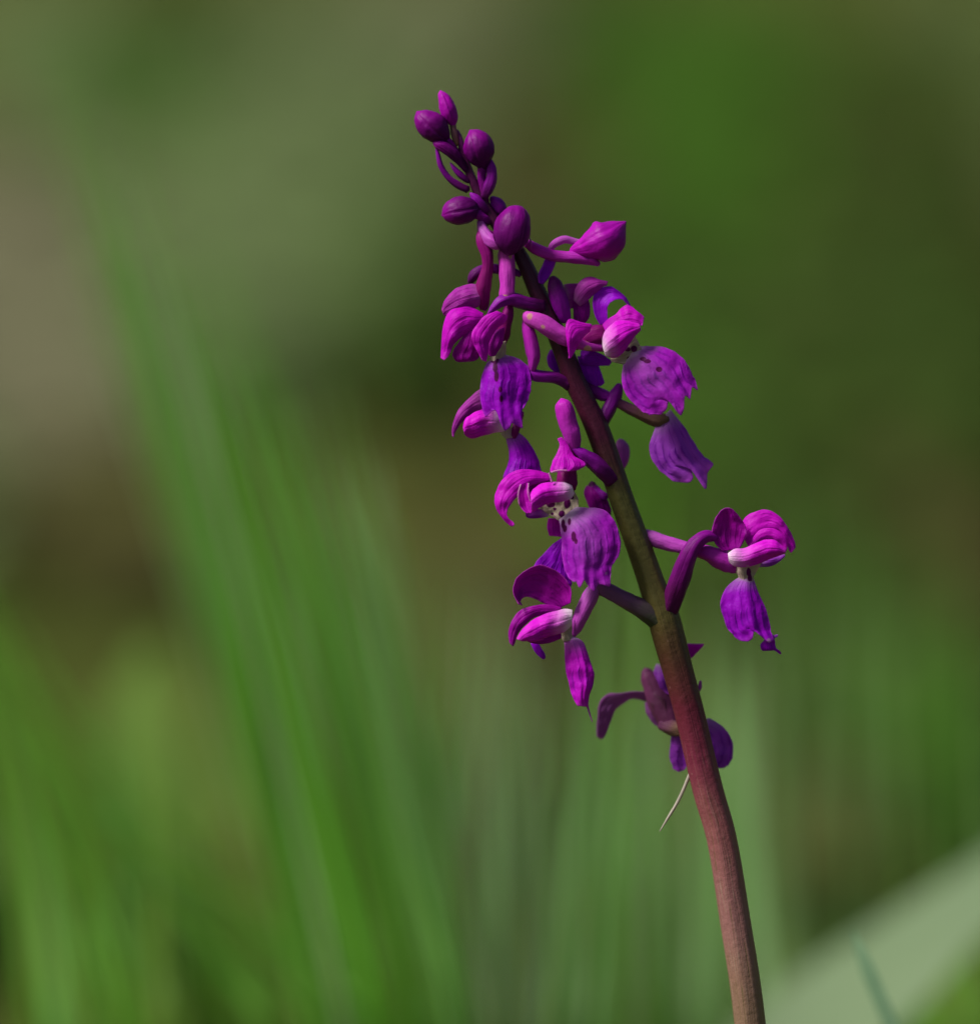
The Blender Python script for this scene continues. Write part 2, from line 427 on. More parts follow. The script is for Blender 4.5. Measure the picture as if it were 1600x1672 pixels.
def litter_mat(name, a, b_):
    m, t, b, out = new_mat(name); n = N(t)
    finish(t, b, out, n.mix(n.noise(9, 4), a, b_), 0.15, 0.7, 0.25); return m
LIT = [litter_mat('litter_tan', (0.145, 0.142, 0.070), (0.215, 0.210, 0.115)), litter_mat('litter_brown', (0.050, 0.048, 0.006), (0.080, 0.076, 0.014))]
scatter('leaf_litter', 'dry tan and brown fallen leaves in soft blur on the woodland floor', 'leaf litter', LIT, [
    (70, 560, 240, 290, 760, 0), (720, 40, 230, 110, 420, 0), (470, 360, 200, 200, 200, 0), (430, 130, 240, 130, 130, 0),
    (200, 880, 190, 120, 420, 1), (800, 1150, 90, 230, 300, 1), (1350, 1330, 120, 170, 300, 1), (1480, 420, 200, 300, 330, 1),
    (1300, 700, 260, 160, 110, 1), (1520, 900, 160, 220, 100, 1), (860, 350, 120, 150, 160, 1)] + beyond((0, 1, 1), 34), 0.05, (0.0, 0.015), 3)
COV = [litter_mat('cover_green', (0.038, 0.112, 0.001), (0.058, 0.152, 0.004)), litter_mat('cover_olive', (0.115, 0.172, 0.050), (0.165, 0.230, 0.085)),
       litter_mat('cover_dark', (0.030, 0.064, 0.001), (0.046, 0.088, 0.004))]
scatter('ground_cover', 'low green herbs and moss blurred across the woodland floor', 'ground cover', COV, [
    (1150, 170, 190, 190, 700, 0), (1190, 420, 170, 120, 160, 0), (320, 60, 200, 80, 330, 2), (240, 230, 130, 120, 200, 0), (640, 520, 110, 200, 330, 2),
    (480, 380, 260, 260, 620, 1), (330, 560, 160, 160, 240, 1), (60, 120, 150, 160, 260, 1), (560, 130, 260, 160, 300, 1), (1450, 200, 170, 220, 260, 2), (1000, 560, 140, 160, 250, 2),
    (1400, 1180, 200, 220, 260, 2), (1520, 1290, 110, 120, 160, 0), (1250, 960, 180, 160, 260, 2), (1590, 20, 60, 80, 120, 1), (950, 60, 150, 150, 260, 2), (1520, 640, 200, 220, 300, 2), (1280, 650, 260, 200, 420, 2), (1050, 800, 160, 220, 260, 0), (1480, 400, 180, 200, 200, 2)] + beyond((0, 1, 2, 2), 50),
    0.035, (0.0, 0.03), 5)

# ------------------------------------------------------------------ grass
def blade_mesh(pts, width, twist, fold=0.22, n=18, tp=0.35):
    """lens-shaped, keeled blade through world points (root first)"""
    q = crom(np.array(pts, float), n)
    T = np.gradient(q, axis=0); T /= np.linalg.norm(T, axis=1)[:, None]
    P = []
    for i in range(n + 1):
        u = i / n
        ww = width * min(1.0, 0.55 + 1.2 * u) * (1 - max(0, (u - tp) / (1 - tp)) ** 1.7 * 0.97)
        a = np.cross(T[i], F); a /= np.linalg.norm(a); b = np.cross(a, T[i])
        th = twist[0] + (twist[1] - twist[0]) * u
        s, nrm = math.cos(th) * a + math.sin(th) * b, -math.sin(th) * a + math.cos(th) * b
        P += [q[i] - s * ww / 2, q[i] + nrm * (ww * fold), q[i] + s * ww / 2, q[i] + nrm * (ww * fold - min(0.0007, ww * .25))]
    faces = [(i * 4 + k, i * 4 + (k + 1) % 4, i * 4 + 4 + (k + 1) % 4, i * 4 + 4 + k) for i in range(n) for k in range(4)]
    faces += [(3, 2, 1, 0), (n * 4, n * 4 + 1, n * 4 + 2, n * 4 + 3)]
    return P, faces

def px_path(path, b, lean=0.0):
    """pixel polyline (tip first) at b metres behind the orchid -> world points, root on the ground first"""
    n = len(path); out = []
    for k, (x, y) in enumerate(path):
        out.append(W(x, y, -(b + lean * (1 - k / (n - 1))) / S))
    dv = out[-1] - out[-2]; root = out[-1].copy()
    h = root[2] + 0.015
    root = root + np.array([max(-0.45, min(0.45, dv[0] / max(1e-6, -dv[2]))) * h * 0.55, 0.02, -h])
    mid = (root + out[-1]) / 2 + np.array([dv[0] * 0.08, 0, 0])
    return [root, mid] + out[::-1]

def tuft(label, blades, group=None):
    """blades: list of (path, b, lean, width m, material)"""
    roots = [px_path(p, b, ln) for p, b, ln, _, _ in blades]
    org = np.mean([r[0] for r in roots], 0); org[2] = -0.012
    e = empty('grass_tuft', org); tag(e, label, 'grass', group)
    for pts, (p, b, ln, wd, mt) in zip(roots, blades):
        # blades of one tuft share the crown of the plant
        pts[0] = pts[0] * 0.6 + org * 0.4; pts[0][2] = -0.02
        pts[1] = (pts[0] + pts[2]) / 2 + (pts[1] - (pts[0] + pts[2]) / 2) * 0.5
        V, Fc = blade_mesh(pts, wd, (random.uniform(.2, 1.0), random.uniform(.3, 1.1)))
        mesh_obj('blade', V, Fc, M[mt], e)
    return e

rr = random.Random(11)
def fan(n, tips, bots, b, wd, mats, bow=0.0, ybot=1720):
    """n blades with tips between two pixels and feet between two columns at the frame's lower edge"""
    out = []
    for i in range(n):
        t = (i + rr.uniform(-.4, .4)) / max(1, n - 1); t = min(1, max(0, t))
        tx = tips[0][0] + (tips[1][0] - tips[0][0]) * t + rr.uniform(-30, 30); ty = tips[0][1] + (tips[1][1] - tips[0][1]) * t + rr.uniform(-90, 120)
        bx = bots[0] + (bots[1] - bots[0]) * min(1, max(0, t + rr.uniform(-.12, .12)))
        path = []
        for k in range(5):
            f = k / 4; x = tx + (bx - tx) * f + bow * math.sin(f * math.pi) * abs(bx - tx); y = ty + (ybot - ty) * f
            path.append((x, y))
        out.append((path, rr.uniform(*b), rr.uniform(0, .05), rr.uniform(*wd) * 1e-3, rr.choice(mats)))
    return out

G3 = ['grass', 'grass', 'grass_blue', 'grass_pale']
tuft('tall tuft of arching green grass leaning away from the orchid', fan(90, ((70, 130), (620, 740)), (520, 800), (0.15, 0.50), (1.3, 3.2), ['grass', 'grass', 'grass_blue', 'grass_haze'], 0.03)
     + [([(600, 760), (625, 950), (655, 1200), (685, 1450), (705, 1720)], 0.26, 0.02, 0.010, 'grass_haze'),
        ([(395, 690), (470, 950), (540, 1200), (590, 1450), (640, 1720)], 0.26, 0.02, 0.005, 'grass'),
        ([(150, 400), (225, 620), (310, 900), (430, 1300), (560, 1720)], 0.24, 0.02, 0.006, 'grass_blue')])
tuft('bushy tuft of bright grass bending over the dark litter', fan(60, ((-160, 760), (120, 1300)), (60, 640), (0.16, 0.42), (1.5, 3.6), ['grass', 'grass', 'grass_pale'], 0.10)
     + fan(8, ((20, 1150), (330, 1350)), (60, 420), (0.15, 0.3), (3.5, 5.5), ['grass_pale', 'grass_blue']))
tuft('short grey-green grass tuft just behind the lip of the lowest open flower', fan(52, ((640, 900), (1000, 1180)), (620, 1000), (0.20, 0.50), (1.6, 3.4), ['grass_blue', 'grass', 'grass_haze', 'grass_haze', 'grass_haze']))
tuft('upright tuft of wide grass blades directly behind the orchid stem', fan(30, ((960, 900), (1250, 1060)), (965, 1290), (0.25, 0.48), (2.5, 6.0), ['grass_blue', 'grass_haze', 'grass', 'grass_haze'])
     + [([(1075, 680), (1075, 900), (1072, 1150), (1075, 1450), (1080, 1720)], 0.30, 0.02, 0.0065, 'grass'),
        ([(1190, 1090), (1205, 1250), (1215, 1400), (1228, 1560), (1240, 1720)], 0.26, 0.02, 0.0095, 'grass_haze')])
tuft('thin grass tuft with fading tips standing beyond the pale leaf', fan(18, ((1290, 760), (1600, 960)), (1310, 1650), (0.45, 0.9), (2, 4), ['grass', 'grass_blue', 'grass_haze']))

tuft('low bright grass tuft growing under the broad pale leaf', fan(10, ((1480, 1560), (1640, 1480)), (1440, 1700), (0.24, 0.36), (4, 7), ['grass', 'grass_pale', 'grass']))
def meadow():
    """uncountable short grass standing on the floor to both sides of the framed view"""
    V, Fc = [], []
    for _ in range(900):
        px = wr.choice((wr.uniform(-2400, -350), wr.uniform(1950, 4000))); g = ground_at(px, wr.uniform(0, 1700)); g[2] = -0.02
        h = wr.uniform(0.06, 0.20); a = wr.uniform(0, 6.28); lean = np.array([math.cos(a), math.sin(a), 0]) * h * wr.uniform(0.1, 0.5)
        sd = np.array([-math.sin(a), math.cos(a), 0]) * wr.uniform(0.001, 0.002); b0 = len(V)
        for k in range(4):
            f = k / 4; c = g + np.array([0, 0, h * f]) + lean * f * f; V += [c - sd * (1 - f * .6), c + sd * (1 - f * .6)]
        V.append(g + np.array([0, 0, h * .95]) + lean)
        Fc += [(b0 + 2 * k, b0 + 2 * k + 1, b0 + 2 * k + 3, b0 + 2 * k + 2) for k in range(3)] + [(b0 + 6, b0 + 7, b0 + 8)]
    o = mesh_obj('meadow_grass', V, Fc, M['grass'], org=(0, 0, 0))
    tag(o, 'short meadow grass scattered over the floor around the orchid', 'grass', kind='stuff')
meadow()
# one crisp narrow blade close behind the plane of focus
pts = px_path([(1391, 1517), (1424, 1602), (1462, 1690), (1506, 1790), (1556, 1910), (1610, 2060)], 0.045, 0.004)
V, Fc = blade_mesh(pts, 0.0032, (0.7, 0.6), fold=0.08, n=60, tp=0.86)
e = empty('grass_shoot', (pts[0][0], pts[0][1], 0)); tag(e, 'single narrow grey-green grass shoot in front of the broad pale leaf', 'grass')
M['shoot'] = leaf_mat('shoot_grey_green', (0.20, 0.34, 0.19), (0.28, 0.42, 0.26), 0.4)
mesh_obj('blade', V, Fc, M['shoot'], e, smooth=False)

# broad pale leaf sweeping out to the right, on its own plant
def broad_leaf():
    st = [(1075, 1990, 1145, 2010), (1105, 1850, 1250, 1905), (1180, 1690, 1390, 1775), (1300, 1575, 1500, 1672), (1430, 1490, 1590, 1570), (1580, 1395, 1700, 1460), (1740, 1290, 1800, 1330), (1850, 1225, 1862, 1235)]
    st = [(a, b + 18, c, d - 22) for a, b, c, d in st]
    base = W(1110, 2000, -2050); org = np.array([base[0], base[1], -0.01])
    e = empty('broad_leaved_plant', org); tag(e, 'broad pale grey-green leaf slanting up beside the orchid stem', 'plant')
    global DK; k, DK = DK, 1.0
    o = petal('leaf', e, 'leaf_grey', st, d=(-2050, -2350), tilt=-360, bulge=-0.10, thick=6, nu=28, nv=12); DK = k
    q = [*W(1110, 1990, -2050), 0.0022]
    tube('stalk', e, 'ped_green', [(org[0], org[1], -0.02, 0.003), (org[0] * .5 + q[0] * .5, org[1] * .5 + q[1] * .5, q[2] * .5, 0.0026), tuple(q)], world=True)
broad_leaf()

def small_leafy():
    org = ground_at(250, 1650) ; b = org[1]
    bb = 0.42
    base = W(330, 1750, -bb / S); org = np.array([base[0], base[1], -0.01])
    e = empty('leafy_herb', org); tag(e, 'yellow-green leafy herb half hidden behind the bending grass', 'plant')
    global DK; k, DK = DK, 1.0
    for st in ([(300, 1420, 330, 1420), (215, 1330, 330, 1340), (175, 1230, 310, 1220), (190, 1130, 280, 1120), (250, 1050, 262, 1050)],
               [(320, 1420, 345, 1420), (300, 1330, 400, 1330), (310, 1230, 420, 1230), (350, 1140, 410, 1140), (395, 1070, 405, 1070)]):
        petal('leaf', e, 'leaf_herb', st, d=(-bb / S, -bb / S - 300), tilt=-60, bulge=-0.1, thick=5)
    DK = k
    q = [*W(318, 1415, -bb / S), 0.0014]
    tube('stalk', e, 'ped_green', [(org[0], org[1], -0.02, 0.002), (q[0] * .6 + org[0] * .4, q[1], q[2] * .5, 0.0017), tuple(q)], world=True)
small_leafy()

# ------------------------------------------------------------------ the orchid
foot = W(1225, 1672, 0) + np.array([0.010, -0.012, 0]); foot[2] = -0.005
orchid = empty('orchid', foot)
tag(orchid, 'purple wild orchid spike with a leaning wine-red stem, open flowers and top buds', 'orchid')

STEM = [(746, 212, -4, 2.5), (751, 226, -2, 4.5), (757, 255, 0, 6.5), (772, 295, 0, 7.5), (794, 340, 0, 9.5), (820, 378, 0, 11), (851, 420, 0, 12), (879, 481, 0, 14.5), (912, 555, 0, 16),
        (937, 620, 0, 17.5), (956, 660, 0, 18), (976, 704, 0, 19.5), (1000, 772, 0, 19.5), (1016, 820, 0, 20), (1046, 903, 0, 21), (1064, 955, 0, 22), (1080, 1000, 0, 26), (1091, 1040, 0, 26.5),
        (1106, 1095, 0, 25), (1125, 1165, 0, 24.5), (1155, 1290, 0, 25), (1178, 1372, 0, 24.5), (1199, 1500, 0, 25), (1224, 1672, 0, 25.5)]
sp = [[*W(x, y, d), r * S] for x, y, d, r in STEM]
b = sp[-1]
sp += [[b[0] + 0.0035, b[1] - 0.004, b[2] - 0.035, 0.0027], [b[0] + 0.0065, b[1] - 0.008, b[2] - 0.085, 0.0029], [foot[0] - .001, foot[1], 0.05, 0.0031], [foot[0], foot[1], -0.02, 0.0034]]
zt, zb = W(749, 200)[2], W(1224, 1672)[2]
tube('stem', orchid, 'stem', sp, n=130, world=True, ridge=0.026, ufun=lambda p: (zt - p[2]) / (zt - zb))

def bud(pts, mat='bud', crease=3, cang=0.6, ped=None, pmat='ped', extra=()):
    o = tube('bud', orchid, mat, pts, n=26, crease=crease, cang=cang)
    if ped: tube('pedicel', o, pmat, ped)
    for m, p in extra: tube('bract', o, m, p)
    return o
# the tip of the spike, top down
bud([(719, 147, 4, 1), (721, 153, 4, 7), (727, 166, 4, 12.5), (732, 181, 4, 14.5), (737, 194, 3, 12), (740, 204, 2, 5)], 'bud_pink', cang=0.35,
    ped=[(746, 236, 0, 4), (742, 222, 1, 5.5), (739, 203, 2, 5)], pmat='ped_olive')
bud([(681, 182, 8, 3), (686, 188, 8, 14), (696, 198, 8, 22), (708, 208, 8, 24.5), (719, 218, 7, 20), (728, 226, 6, 10), (731, 229, 6, 4)], cang=0.15,
    ped=[(757, 262, -4, 4), (743, 243, 0, 5), (729, 227, 5, 6)])
bud([(708, 233, 14, 3), (714, 235, 14, 7.5), (724, 239, 13, 10), (738, 249, 11, 10), (750, 261, 8, 8), (762, 278, 4, 5)], cang=0.9,
    extra=[('bract', [(764, 309, 3, 6), (747, 301, 6, 6), (730, 287, 8, 5), (719, 269, 10, 4.5), (714, 248, 10, 3), (712, 240, 10, 1)]),
           ('bract', [(766, 296, 2, 4), (754, 287, 4, 5.5), (742, 275, 6, 4), (735, 265, 6, 1)])])
bud([(768, 213, 12, 4), (772, 219, 12, 15), (777, 229, 12, 23), (782, 243, 12, 26.5), (785, 257, 10, 22), (788, 268, 8, 13), (789, 276, 7, 6)], cang=0.05,
    ped=[(791, 330, 0, 8), (789, 308, 2, 7), (786, 290, 4, 7), (787, 272, 7, 8)],
    extra=[('bract', [(790, 322, 6, 6), (797, 308, 9, 9), (802, 290, 10, 9), (802, 272, 10, 7), (800, 260, 9, 3)])])
bud([(722, 351, 10, 3), (726, 350, 10, 12), (737, 347, 10, 21), (752, 344, 10, 24.5), (767, 341, 9, 21), (777, 339, 7, 13), (783, 338, 6, 5)], cang=0.2,
    ped=[(800, 362, 2, 7), (790, 356, 6, 8), (778, 348, 8, 9)],
    extra=[('bract', [(796, 345, 4, 6), (785, 334, 8, 8), (776, 323, 9, 7), (768, 315, 9, 2)])])
tube('bract', orchid, 'bract', [(826, 356, -6, 6), (819, 343, -4, 10), (810, 331, -3, 10), (802, 322, -3, 4)])
bud([(839, 341, 22, 6), (840, 347, 26, 20), (840, 358, 32, 28), (837, 372, 36, 31.5), (834, 388, 36, 30), (832, 400, 32, 23), (831, 409, 27, 13), (831, 414, 24, 5)], cang=0.70,
    ped=[(785, 362, 4, 7), (789, 377, 14, 9.5), (799, 391, 22, 11), (809, 397, 26, 11), (819, 399, 26, 8)], pmat='spur_pale')
tube('bract', orchid, 'spur_pale', [(864, 386, 26, 0.6), (867, 396, 26, 1.5), (867, 407, 24, 0.5)])
b7 = bud([(932, 410, 8, 5), (943, 407, 10, 13), (956, 404, 12, 20), (970, 399, 14, 29), (984, 394, 14, 36), (997, 386, 13, 32), (1008, 375, 11, 20), (1016, 367, 9, 9), (1022, 361, 8, 1)], 'bud_pink', cang=0.42,
    ped=[(860, 397, 2, 7), (878, 408, 6, 9.5), (900, 416, 8, 9.5), (922, 419, 10, 9.5), (942, 420, 12, 10), (962, 425, 12, 8), (978, 431, 10, 4)], pmat='spur')
tube('spur', b7, 'spur_pale', [(956, 396, 2, 5), (938, 394, 2, 5.5), (922, 391, 3, 6.5), (908, 396, 5, 6.5), (900, 404, 6, 5), (899, 411, 6, 3)])
tube('sepal_tip', b7, 'spur', [(958, 424, 14, 3), (967, 424, 17, 5), (973, 429, 16, 4), (976, 434, 15, 1.5)])
petal('bract', orchid, 'petal_violet', [(880, 462, 886, 464), (879, 448, 896, 452), (886, 434, 903, 438), (892, 418, 908, 422), (897, 404, 907, 408)], d=(10, 4), bulge=-0.3, thick=5)

def flower(px, py, d=0): return empty('flower', W(px, py, d), orchid)

# drooping half-open flower on the upper left
f = flower(790, 380)
tube('ovary', f, 'ped_red', [(815, 392, 2, 7), (797, 382, 10, 8), (786, 383, 14, 8.5), (788, 396, 16, 11), (795, 415, 17, 10.5), (796, 435, 17, 9.5), (792, 456, 16, 11), (788, 476, 14, 13), (789, 491, 12, 10), (786, 504, 10, 4)])
petal('hood', f, 'petal_pink', [(790, 470, 792, 492), (775, 463, 782, 500), (758, 465, 765, 508), (741, 473, 745, 515), (727, 489, 730, 516), (721, 506, 724, 514)], d=(12, 20), bulge=0.42)
tube('spur', f, 'bract', [(767, 463, -4, 4), (772, 452, -2, 8.5), (782, 443, -2, 9), (800, 438, -4, 8.5), (818, 440, -6, 8), (836, 443, -6, 7), (850, 448, -5, 5)])
petal('sepal', f, 'petal_deep', [(793, 466, 797, 470), (788, 480, 799, 486), (786, 496, 798, 500), (786, 506, 793, 508)], d=(8, 4), bulge=0.3)

# front flower, upper left
f = flower(828, 490, 20)
tube('ovary', f, 'spur_fleck', [(826, 402, 8, 11), (826, 414, 14, 13), (828, 440, 18, 13), (829, 463, 20, 12.5), (828, 480, 22, 13), (827, 492, 22, 10)])
tube('bract', f, 'bract', [(884, 500, 6, 9), (868, 497, 14, 10.5), (850, 492, 20, 11), (834, 488, 24, 10.5), (818, 492, 28, 9), (806, 502, 30, 6), (796, 514, 32, 1.5)], flare=True)
tube('spur', f, 'ped_red', [(832, 496, 6, 6), (829, 512, 8, 9.5), (825, 530, 8, 10.5), (821, 548, 6, 11), (818, 562, 6, 8)])
petal('sepal', f, 'petal', [(790, 512, 788, 526), (776, 504, 778, 534), (757, 497, 767, 542), (738, 503, 755, 550), (726, 522, 745, 558), (722, 547, 738, 568), (720, 572, 733, 580), (720, 585, 725, 588)], d=(22, 34), tilt=-6, bulge=0.40)
petal('petal', f, 'petal_deep', [(764, 538, 775, 540), (754, 552, 782, 556), (745, 564, 785, 570), (738, 577, 784, 580), (741, 587, 779, 587), (750, 591, 768, 590)], d=(30, 24), bulge=0.22)
petal('sepal', f, 'petal', [(812, 507, 829, 515), (790, 516, 825, 526), (777, 532, 813, 535), (769, 546, 804, 548), (773, 562, 798, 562), (781, 577, 797, 578), (787, 588, 794, 591)], d=(32, 44), tilt=8, bulge=0.30)
petal('hood', f, 'petal_deep', [(806, 540, 824, 533), (798, 555, 823, 548), (795, 568, 820, 563), (798, 579, 812, 575), (803, 582, 808, 581)], d=(24, 30), bulge=0.45)
petal('column', f, 'throat', [(810, 562, 826, 556), (803, 572, 826, 571), (799, 583, 825, 583), (798, 592, 824, 592)], d=(14, 16), bulge=0.3)
petal('lip', f, 'lip_violet', [(800, 586, 825, 579), (793, 597, 847, 586), (787, 612, 861, 597), (784, 630, 867, 614), (784, 650, 867, 634), (786, 664, 862, 654)], d=(14, 30), bulge=0.30, fold=0.40, rip=0.4, nu=36, nv=56, spots=[(808, 588, 5.5, 5), (809, 600, 3.4, 8), (811, 615, 3.2, 7), (817, 636, 2.4, 4), (818, 651, 2.2, 5)],
      end=[(792, 681), (797, 679), (807, 669), (814, 672), (817, 691), (824, 704), (832, 699), (836, 690), (846, 697), (854, 700), (849, 672), (855, 666)])

# flower tucked below it
f = flower(815, 690, 4)
petal('sepal', f, 'petal_pink', [(803, 628, 803, 674), (786, 634, 786, 675), (770, 646, 770, 679), (752, 664, 756, 688), (742, 683, 747, 700), (738, 700, 742, 708), (739, 713, 741, 714)], d=(-4, 10), bulge=0.30)
petal('hood', f, 'hood', [(826, 682, 824, 704), (815, 672, 812, 706), (800, 667, 800, 709), (785, 669, 788, 712), (770, 676, 774, 716), (760, 683, 763, 714), (756, 698, 758, 708)], d=(2, 16), bulge=0.40)
petal('column', f, 'throat', [(811, 686, 832, 688), (813, 700, 835, 700), (820, 711, 838, 711), (826, 716, 844, 714)], d=(-2, 0), bulge=0.3)
tube('spur', f, 'ped_red', [(850, 672, -12, 6), (846, 688, -10, 7), (841, 704, -4, 7), (838, 716, 0, 5)])  # dark tube standing in for the shadow at the lip's underside and spur
petal('lip', f, 'lip_violet', [(824, 707, 846, 705), (828, 724, 860, 717), (831, 742, 872, 735), (829, 758, 880, 752), (823, 772, 884, 768), (822, 784, 886, 784), (832, 798, 878, 798)], d=(-4, 2), bulge=0.34, fold=0.34, rip=0.4)

# upper right flower that is still folded
f = flower(930, 500, -4)
tube('spur', f, 'bract', [(902, 453, 6, 6), (906, 466, 10, 13), (912, 488, 12, 14.5), (919, 508, 10, 13), (925, 524, 6, 8)])
petal('sepal', f, 'petal_pink', [(920, 464, 930, 505), (934, 462, 944, 500), (948, 463, 954, 492)], d=(-8, -12), bulge=0.15)
petal('sepal', f, 'petal_pink', [(936, 490, 946, 500), (939, 472, 956, 494), (950, 456, 965, 485), (966, 451, 976, 476), (978, 456, 984, 468), (993, 459, 991, 466)], d=(2, 6), bulge=0.35)
petal('hood', f, 'petal_deep', [(934, 492, 960, 486), (936, 506, 964, 502), (936, 520, 962, 518), (942, 530, 954, 529)], d=(-8, -4), bulge=0.4)

# big flower on the right
f = flower(985, 555, 14)
tube('spur', f, 'spur_fleck', [(857, 512, 22, 6), (864, 518, 24, 11), (880, 525, 26, 13.5), (898, 536, 26, 15), (914, 546, 25, 15), (928, 553, 24, 14), (942, 560, 20, 10), (962, 566, 16, 7), (985, 567, 14, 7)])
tube('ovary', f, 'ped_red', [(938, 566, 6, 7), (953, 556, 6, 14), (969, 550, 6, 19), (984, 550, 6, 19), (996, 556, 6, 12)])
petal('bract', f, 'petal', [(967, 529, 963, 541), (949, 526, 957, 546), (930, 520, 949, 556), (923, 532, 943, 567), (925, 555, 937, 576), (928, 575, 933, 582), (929, 585, 930, 585)], d=(28, 40), tilt=4, bulge=0.28)
petal('sepal', f, 'petal_violet', [(980, 531, 993, 526), (971, 515, 992, 515), (967, 495, 992, 502), (970, 480, 996, 495), (980, 470, 1003, 490), (996, 467, 1010, 488), (1010, 474, 1017, 489), (1022, 486, 1022, 494), (1030, 500, 1027, 499)], d=(10, 6), tilt=-8, bulge=-0.15)
petal('sepal', f, 'petal', [(983, 530, 990, 545), (994, 520, 1002, 532), (1006, 512, 1016, 527), (1014, 503, 1026, 529), (1024, 497, 1036, 531), (1040, 507, 1046, 532), (1052, 518, 1049, 532)], d=(22, 32), tilt=-10, bulge=0.15)
petal('hood', f, 'hood', [(984, 566, 988, 580), (985, 545, 1000, 585), (998, 529, 1012, 581), (1012, 522, 1022, 570), (1028, 524, 1034, 552), (1045, 529, 1047, 538)], d=(30, 36), bulge=0.42)
petal('column', f, 'throat', nu=36, nv=36, spots=[(1024, 570, 4.5, 3), (1035, 569, 4.5, 4.5), (1027, 584, 3, 2)], st=[(994, 578, 998, 590), (1010, 570, 1016, 594), (1022, 560, 1030, 592), (1034, 549, 1042, 584), (1041, 556, 1050, 574)], d=(18, 20), bulge=0.25)
petal('lip', f, 'lip', [(1018, 593, 1038, 566), (1016, 606, 1062, 565), (1015, 625, 1085, 567), (1022, 645, 1106, 577), (1035, 659, 1122, 594), (1048, 671, 1132, 615)], d=(18, 34), bulge=0.22, fold=0.62, rip=0.4, nu=36, nv=64, spots=[(1050, 586, 4.5, 2.8), (1057, 590, 5, 2.8), (1076, 603, 4.5, 3.6)],
      end=[(1060, 678), (1067, 676), (1080, 677), (1089, 668), (1093, 648), (1097, 644), (1101, 656), (1106, 673), (1112, 680), (1117, 668), (1118, 646), (1121, 646), (1127, 653), (1130, 632), (1132, 632), (1140, 638), (1137, 624)])

# flower behind the stem, right, of which the lip hangs free
f = flower(1000, 650, -14)
tube('ovary', f, 'ped_brown', [(996, 650, -10, 7), (1012, 659, -12, 8), (1032, 669, -14, 9), (1056, 680, -16, 10), (1078, 686, -16, 12), (1092, 686, -16, 9)])
tube('bract', f, 'bract', [(980, 694, -4, 9), (990, 676, -8, 11), (999, 658, -10, 11), (1006, 642, -10, 10), (1012, 628, -10, 5)], flare=True)
petal('lip', f, 'lip_soft', [(1073, 691, 1094, 668), (1066, 708, 1110, 688), (1060, 727, 1125, 708), (1063, 748, 1139, 731), (1078, 769, 1150, 746)], d=(-16, -8), bulge=0.22, fold=0.62, rip=0.6,
      end=[(1097, 785), (1112, 788), (1127, 788), (1133, 781), (1127, 762), (1129, 761), (1142, 772), (1146, 780), (1150, 800), (1154, 799), (1155, 772), (1166, 758), (1154, 749)])
petal('sepal', f, 'petal_violet', [(948, 572, 946, 594), (966, 572, 964, 597), (984, 579, 980, 597), (1000, 590, 995, 597)], d=(-14, -6), bulge=0.22)
petal('sepal', f, 'petal_violet', [(942, 580, 976, 590), (946, 598, 979, 600), (952, 612, 984, 614), (957, 624, 987, 625), (966, 630, 980, 630)], d=(-20, -14), bulge=0.2)
tube('spur', f, 'bract', [(950, 622, -14, 6), (966, 636, -16, 9.5), (984, 645, -16, 10), (1002, 650, -12, 7)])
petal('petal', f, 'petal_violet', [(899, 570, 908, 572), (893, 583, 912, 585), (896, 598, 918, 602), (906, 608, 918, 610)], d=(-22, -16), bulge=0.3)
tube('spur', f, 'spur_pale', [(1012, 719, -46, 6), (1015, 730, -46, 12), (1016, 745, -44, 12), (1013, 760, -40, 9), (1006, 774, -34, 5)])

# short horizontal bract with a hanging spur, left of the stem
f = flower(900, 616, 6)
tube('bract', f, 'bract', [(930, 628, 2, 8), (908, 617, 8, 9.5), (888, 615, 12, 9.5), (872, 612, 14, 9.5), (862, 604, 15, 5)], flare=True)
tube('spur', f, 'spur', [(857, 518, 16, 4), (861, 533, 17, 9), (867, 558, 18, 11.5), (871, 580, 18, 11), (870, 597, 17, 8), (868, 607, 15, 5)])

# central flower facing the lens
f = flower(940, 770, 22)
tube('spur', f, 'spur', [(917, 653, 22, 6), (919, 660, 22, 13.5), (924, 678, 22, 16), (930, 698, 22, 15.5), (935, 716, 22, 14), (938, 733, 20, 9)])
tube('bract', f, 'bract', [(1000, 784, 6, 10), (984, 768, 14, 13), (968, 754, 18, 12.5), (953, 743, 22, 10.5), (940, 734, 24, 6), (932, 728, 25, 2)], flare=True)
tube('ovary', f, 'ped_red', [(934, 736, 16, 8), (928, 752, 16, 14), (926, 770, 16, 16), (926, 790, 18, 17), (928, 802, 18, 12)])
petal('sepal', f, 'petal', [(910, 716, 917, 713), (914, 727, 928, 728), (908, 742, 938, 745), (902, 754, 952, 752), (898, 765, 957, 760), (899, 772, 944, 768)], d=(28, 44), bulge=0.26)
petal('sepal', f, 'petal', [(898, 774, 898, 784), (880, 769, 884, 788), (860, 766, 868, 793), (840, 769, 857, 801), (822, 781, 848, 808), (811, 799, 838, 818), (807, 817, 831, 828), (811, 833, 828, 838), (820, 846, 830, 846), (831, 857, 838, 852), (837, 860, 840, 857)], d=(22, 40), tilt=-6, bulge=0.30)
petal('petal', f, 'petal_deep', [(900, 776, 905, 800), (885, 780, 890, 812), (870, 786, 874, 822), (858, 794, 864, 826)], d=(20, 26), bulge=-0.2)
petal('petal', f, 'petal', [(849, 790, 862, 788), (846, 808, 865, 806), (847, 824, 869, 822), (856, 835, 868, 834), (862, 838, 867, 838)], d=(36, 42), bulge=-0.35)
petal('hood', f, 'hood', [(934, 793, 938, 806), (921, 787, 929, 816), (902, 787, 912, 820), (885, 789, 893, 823), (873, 797, 880, 830), (866, 806, 868, 837)], d=(38, 48), bulge=0.45)
